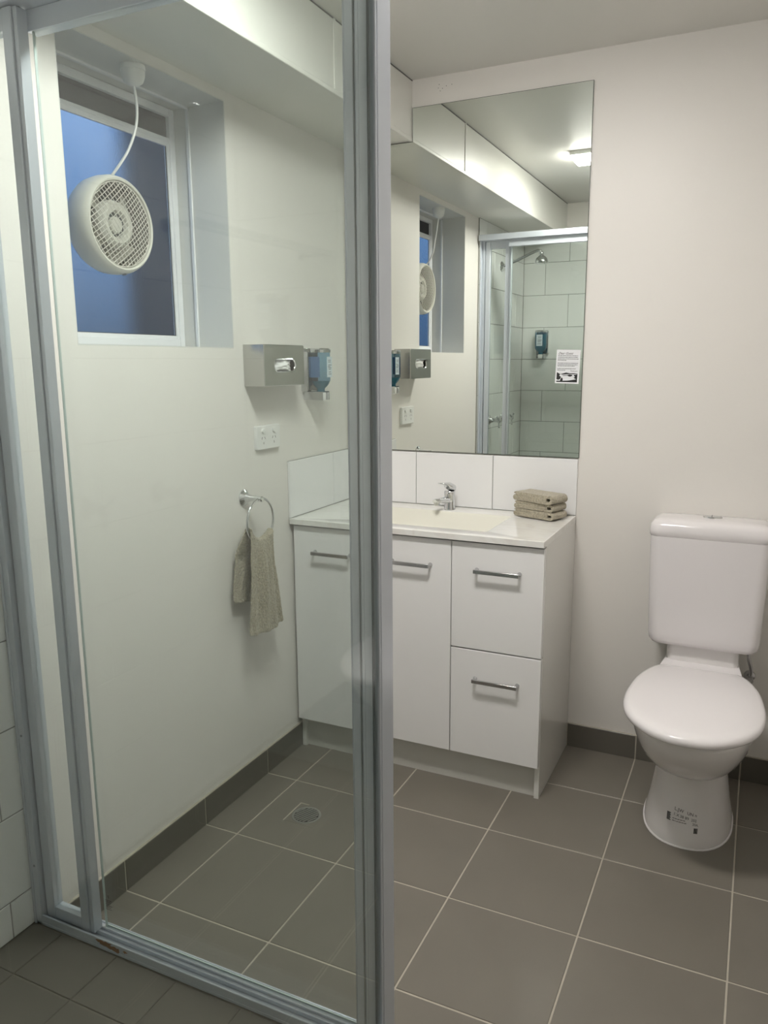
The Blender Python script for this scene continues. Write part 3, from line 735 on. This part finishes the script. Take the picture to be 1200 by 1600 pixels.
# cistern
ci = []
CX = 1.333
b = bmesh.new()
rings(b, [rrect(CX, -0.088, 0.135, 0.060, 0.02, 0.492), rrect(CX, -0.088, 0.152, 0.074, 0.028, 0.496), rrect(CX, -0.088, 0.161, 0.080, 0.03, 0.508), rrect(CX, -0.088, 0.1645, 0.083, 0.032, 0.53), rrect(CX, -0.088, 0.170, 0.085, 0.034, 0.70), rrect(CX, -0.088, 0.1735, 0.086, 0.035, 0.847)])
obj('cistern', b, M['cplast'], to, ang=60)
b = bmesh.new()
rings(b, [rrect(CX, -0.088, 0.1740, 0.0855, 0.035, 0.847), rrect(CX, -0.088, 0.176, 0.0868, 0.035, 0.8485), rrect(CX, -0.088, 0.177, 0.0875, 0.036, 0.866), rrect(CX, -0.088, 0.174, 0.085, 0.036, 0.882), rrect(CX, -0.088, 0.165, 0.076, 0.034, 0.893), rrect(CX, -0.088, 0.150, 0.062, 0.03, 0.898), rrect(CX, -0.088, 0.10, 0.035, 0.02, 0.9005)])
obj('cistern_lid', b, M['cplast'], to, ang=60)
b = bmesh.new(); rings(b, [sec(0.899, 0.029, -0.092, -0.056, 2, 32, CX+0.002), sec(0.904, 0.028, -0.091, -0.057, 2, 32, CX+0.002), sec(0.9055, 0.022, -0.086, -0.062, 2, 32, CX+0.002)])
fb = obj('flush_button', b, M['chrome'], to)
obj('button_split', B((CX-0.001, CX+0.0005, -0.089, -0.059, 0.9052, 0.906)), M['dark'], fb, sm=False)
# water supply
st = thing('stop_tap', 'small dark chrome stop tap and flexible hose below the right side of the cistern', 'tap', (1.475, 0, 0.40))
b = bmesh.new(); lathe(b, [(0.018, 0), (0.017, 0.004), (0.009, 0.006), (0.009, 0.03), (0.012, 0.031), (0.012, 0.05)], (1.478, 0, 0.37), NY, 20); obj('valve', b, M['satin'], st)
b = bmesh.new(); tube(b, spline([(1.478, -0.04, 0.375), (1.480, -0.05, 0.41), (1.471, -0.06, 0.45), (1.468, -0.06, 0.49)]), 0.006, 10); obj('hose', b, M['satin'], st, ang=80)
b = bmesh.new(); lathe(b, [(0.011, 0), (0.011, 0.03), (0.009, 0.032)], (1.468, -0.06, 0.465), Z, 6); obj('nut', b, M['satin'], st)

# ------------------------------------------------------------------ floor waste
fw = thing('floor_drain', 'round slotted floor drain in a square plate near the left wall', 'drain', (0.262, -0.803, 0))
obj('plate', B((0.212, 0.314, -0.854, -0.752, -0.002, 0.0012)), M['floor'], fw)
obj('grout_edge', B((0.208, 0.212, -0.856, -0.748, -0.002, 0.0016), (0.212, 0.24, -0.752, -0.748, -0.002, 0.0016)), M['grout'], fw)
DC = Vector((0.262, -0.803, 0.001)); b = bmesh.new()
lathe(b, [(0.046, 0), (0.0455, 0.0016), (0.040, 0.002), (0.0395, 0.0008), (0.0385, 0.0008)], DC, Z, 40, False, False); obj('rim', b, M['drain'], fw)
b = bmesh.new(); lathe(b, [(0.038, 0), (0.038, 0.0006)], DC, Z, 40); obj('well', b, M['ink'], fw)
b = bmesh.new(); an = math.radians(64)
for k_ in range(-4, 4):
    o_ = (k_+0.5)*0.0092; hf = math.sqrt(0.038**2-(abs(o_)+0.002)**2)
    bb = bmesh.new(); bx(bb, -hf, hf, o_-0.0024, o_+0.0024, 0.0006, 0.0022)
    merge(b, bb, lambda c: DC+Vector((c.x*math.cos(an)-c.y*math.sin(an), c.x*math.sin(an)+c.y*math.cos(an), c.z)))
obj('slats', b, M['drain'], fw)
b = bmesh.new(); lathe(b, [(0.0035, 0), (0.003, 0.0009)], (0.205, -0.826, -0.0008), Z, 12); obj('screw_hole', b, M['ink'], fl)

# ------------------------------------------------------------------ shower screen
sc = thing('shower_screen', 'aluminium framed clear glass corner shower screen', 'shower screen', (0.45, -1.55, SH))
A = M['alu']
def part(name, *bs, mt=None, parent=sc, bevel=0.0012): return obj(name, B(*bs), mt or A, parent, bevel=bevel)
part('wall_jamb', (0.009, 0.032, -1.597, -1.560, SH, 2.05), (0.009, 0.016, -1.600, -1.590, SH, 2.05), (0.009, 0.016, -1.560, -1.537, SH, 2.05))
part('sill_rail', (0.009, 0.8705, -1.597, -1.535, SH, SH+0.008), (0.032, 0.8705, -1.597, -1.592, SH+0.008, SH+0.026), (0.032, 0.8705, -1.572, -1.568, SH+0.008, SH+0.018), (0.032, 0.8705, -1.556, -1.545, SH+0.008, SH+0.014), (0.032, 0.8705, -1.539, -1.535, SH+0.008, SH+0.012))
part('header', (0.009, 0.8705, -1.597, -1.515, 2.025, 2.055))
pn = part('sliding_panel', (0.036, 0.062, -1.585, -1.560, SH+0.0185, 2.022), bevel=0.0015)
part('stile', (0.147, 0.170, -1.587, -1.559, SH+0.0185, 2.022), (0.1705, 0.181, -1.583, -1.559, SH+0.0185, 2.022), parent=pn)
part('bottom_rail', (0.062, 0.147, -1.584, -1.561, SH+0.0185, SH+0.048), parent=pn)
part('top_rail', (0.062, 0.147, -1.584, -1.561, 1.985, 2.022), parent=pn)
part('pane', (0.062, 0.147, -1.575, -1.570, SH+0.048, 1.985), mt=M['glass'], parent=pn, bevel=0)
part('top_rail', (0.172, 0.8705, -1.556, -1.530, 1.988, 2.025))
part('pane', (0.1855, 0.8705, -1.5530, -1.5480, SH+0.0145, 1.988), mt=M['glass'], bevel=0)
part('pane_edge', (0.1845, 0.1855, -1.5535, -1.5475, SH+0.0145, 1.988), mt=M['gedge'], bevel=0)
part('seal', (0.1855, 0.8705, -1.5478, -1.5455, SH+0.0146, SH+0.0175), mt=M['gedge'], bevel=0)
part('corner_post', (0.845, 0.8705, -1.549, -1.502, 0.0, 2.055))
part('door_stile', (0.871, 0.8745, -1.632, -1.606, SH+0.03, 2.03), (0.871, 0.8755, -1.600, -1.562, SH+0.03, 2.03), (0.871, 0.8762, -1.592, -1.582, SH+0.03, 2.03))
part('door_seal', (0.871, 0.8735, -1.606, -1.600, SH+0.03, 2.03), (0.871, 0.8765, -1.562, -1.557, SH+0.03, 2.03), (0.871, 0.879, -1.5505, -1.5475, 0.0, 2.05), mt=M['seal'], bevel=0)
part('closing_stile', (0.871, 0.8860, -1.5475, -1.500, 0.0, 2.055), (0.871, 0.8865, -1.5565, -1.5505, 0.0, 2.055), bevel=0.002)
part('side_header', (0.855, 0.905, YR, -1.557, 2.03, 2.06))
part('side_rail', (0.855, 0.905, YR, -1.557, SH, SH+0.03))
part('side_jamb', (0.86, 0.90, YR, YR+0.035, SH+0.03, 2.03))
part('side_pane', (0.8785, 0.8825, YR+0.03, -1.557, SH+0.025, 2.04), mt=M['glass'], bevel=0)
# screws, rust, maker's mark on the pane
for zz in (0.26, 0.58, 1.9):
    b = bmesh.new(); lathe(b, [(0.003, 0), (0.0025, 0.0012)], (0.023, -1.597, zz), NY, 10); obj('screw', b, M['seal'], sc)
b = bmesh.new(); rn = random.Random(2)
for c0, rr_ in (((0.232, 0.127), 0.017), ((0.258, 0.124), 0.012), ((0.212, 0.130), 0.010), ((0.283, 0.127), 0.006)):
    rings(b, [[Vector((c0[0]+rr_*rn.uniform(0.5, 1.5)*math.cos(a), -1.5975, min(SH+0.025, max(SH+0.001, c0[1]+0.5*rr_*rn.uniform(0.5, 1.3)*math.sin(a))))) for a in [2*PI*i/14 for i in range(14)]]], False, True)
obj('rust_stain', b, M['rust'], sc, sm=False)
b = bmesh.new(); rn = random.Random(9)
for k_ in range(6):
    u = 0.190
    while u < 0.2075-0.002*(k_ % 3):
        w = rn.uniform(0.002, 0.006); z_ = 0.196-k_*0.0045; rings(b, [[Vector((u, -1.5534, z_)), Vector((u+w, -1.5534, z_)), Vector((u+w, -1.5534, z_+0.0013)), Vector((u, -1.5534, z_+0.0013))]], False, True); u += w+0.001
merge(b, text_bm('S', 0.010), lambda c: Vector((0.1975+c.x, -1.5534, 0.203+c.y)))
obj('glass_mark', b, M['ink'], sc, sm=False)

# ------------------------------------------------------------------ shower fittings
sh = thing('shower_fitting', 'chrome bell-shaped shower head on an angled arm, seen in the mirror', 'shower head', (0.009, -1.94, 1.935))
b = bmesh.new(); lathe(b, [(0.030, 0), (0.029, 0.004), (0.018, 0.012), (0.011, 0.016)], (0.009, -1.94, 1.935), X, 24); obj('flange', b, M['chrome'], sh)
b = bmesh.new(); tube(b, spline([(0.015, -1.94, 1.935), (0.10, -1.94, 1.965), (0.20, -1.94, 2.005), (0.232, -1.94, 2.012), (0.243, -1.94, 1.998)]), 0.0085, 12); obj('arm', b, M['chrome'], sh, ang=80)
b = bmesh.new(); lathe(b, [(0.010, 0), (0.014, 0.006), (0.013, 0.014), (0.010, 0.018), (0.018, 0.024), (0.030, 0.034), (0.037, 0.048), (0.0385, 0.062), (0.036, 0.066), (0.001, 0.067)], (0.243, -1.94, 2.004), (0.05, 0, -1), 28); obj('rose', b, M['chrome'], sh, ang=50)
for yy, lab in ((-1.745, 'chrome cross-handle shower tap nearer the glass screen'), (-2.006, 'chrome cross-handle shower tap nearer the rear tiled wall')):
    t = thing('shower_tap', lab, 'tap', (0.009, yy, 1.05), 'shower taps')
    b = bmesh.new(); lathe(b, [(0.029, 0), (0.028, 0.004), (0.016, 0.015), (0.011, 0.03), (0.011, 0.05), (0.015, 0.056), (0.015, 0.07), (0.008, 0.076)], (0.009, yy, 1.05), X, 24); obj('spindle', b, M['chrome'], t)
    for a in range(3):
        d_ = Vector((0, math.cos(a*2*PI/3+0.5), math.sin(a*2*PI/3+0.5))); b = bmesh.new()
        lathe(b, [(0.005, 0), (0.0055, 0.022), (0.0075, 0.028), (0.005, 0.034)], Vector((0.072, yy, 1.05))+d_*0.01, d_, 12); obj('handle', b, M['chrome'], t)

# ------------------------------------------------------------------ rack on the right wall (reflected in the side glass)
rk = thing('towel_rack', 'chrome towel rail high on the right wall, seen only as a reflection', 'towel rail', (WR, -0.6, 1.75))
b = bmesh.new(); tube(b, [(WR-0.12, -0.98, 1.752), (WR-0.12, -0.24, 1.752)], 0.009, 10); obj('rail', b, M['chrome'], rk)
b = bmesh.new(); tube(b, [(WR-0.06, -0.98, 1.752), (WR-0.06, -0.24, 1.752)], 0.006, 10); obj('rail', b, M['chrome'], rk)
for yy in (-0.96, -0.26):
    b = bmesh.new(); lathe(b, [(0.02, 0), (0.018, 0.005), (0.007, 0.008), (0.007, 0.125)], (WR, yy, 1.752), NX, 16); obj('bracket', b, M['chrome'], rk)

# ------------------------------------------------------------------ ceiling light
cl = thing('ceiling_light', 'long slim white ceiling light, lit, seen in the mirror', 'light', (0.80, -1.28, ZC-0.001))
LX0, LX1, LY0, LY1 = 0.556, 1.04, -1.37, -1.195
obj('housing', B((LX0, LX1, LY0, LY1, ZC-0.008, ZC-0.0005), (LX0, LX0+0.006, LY0, LY1, ZC-0.018, ZC-0.008), (LX1-0.006, LX1, LY0, LY1, ZC-0.018, ZC-0.008),
                 (LX0+0.006, LX1-0.006, LY0, LY0+0.006, ZC-0.018, ZC-0.008), (LX0+0.006, LX1-0.006, LY1-0.006, LY1, ZC-0.018, ZC-0.008)), M['wplast'], cl, sm=False)
obj('diffuser', B((LX0+0.0065, LX1-0.0065, LY0+0.0065, LY1-0.0065, ZC-0.032, ZC-0.0085)), M['lamp'], cl, sm=False)
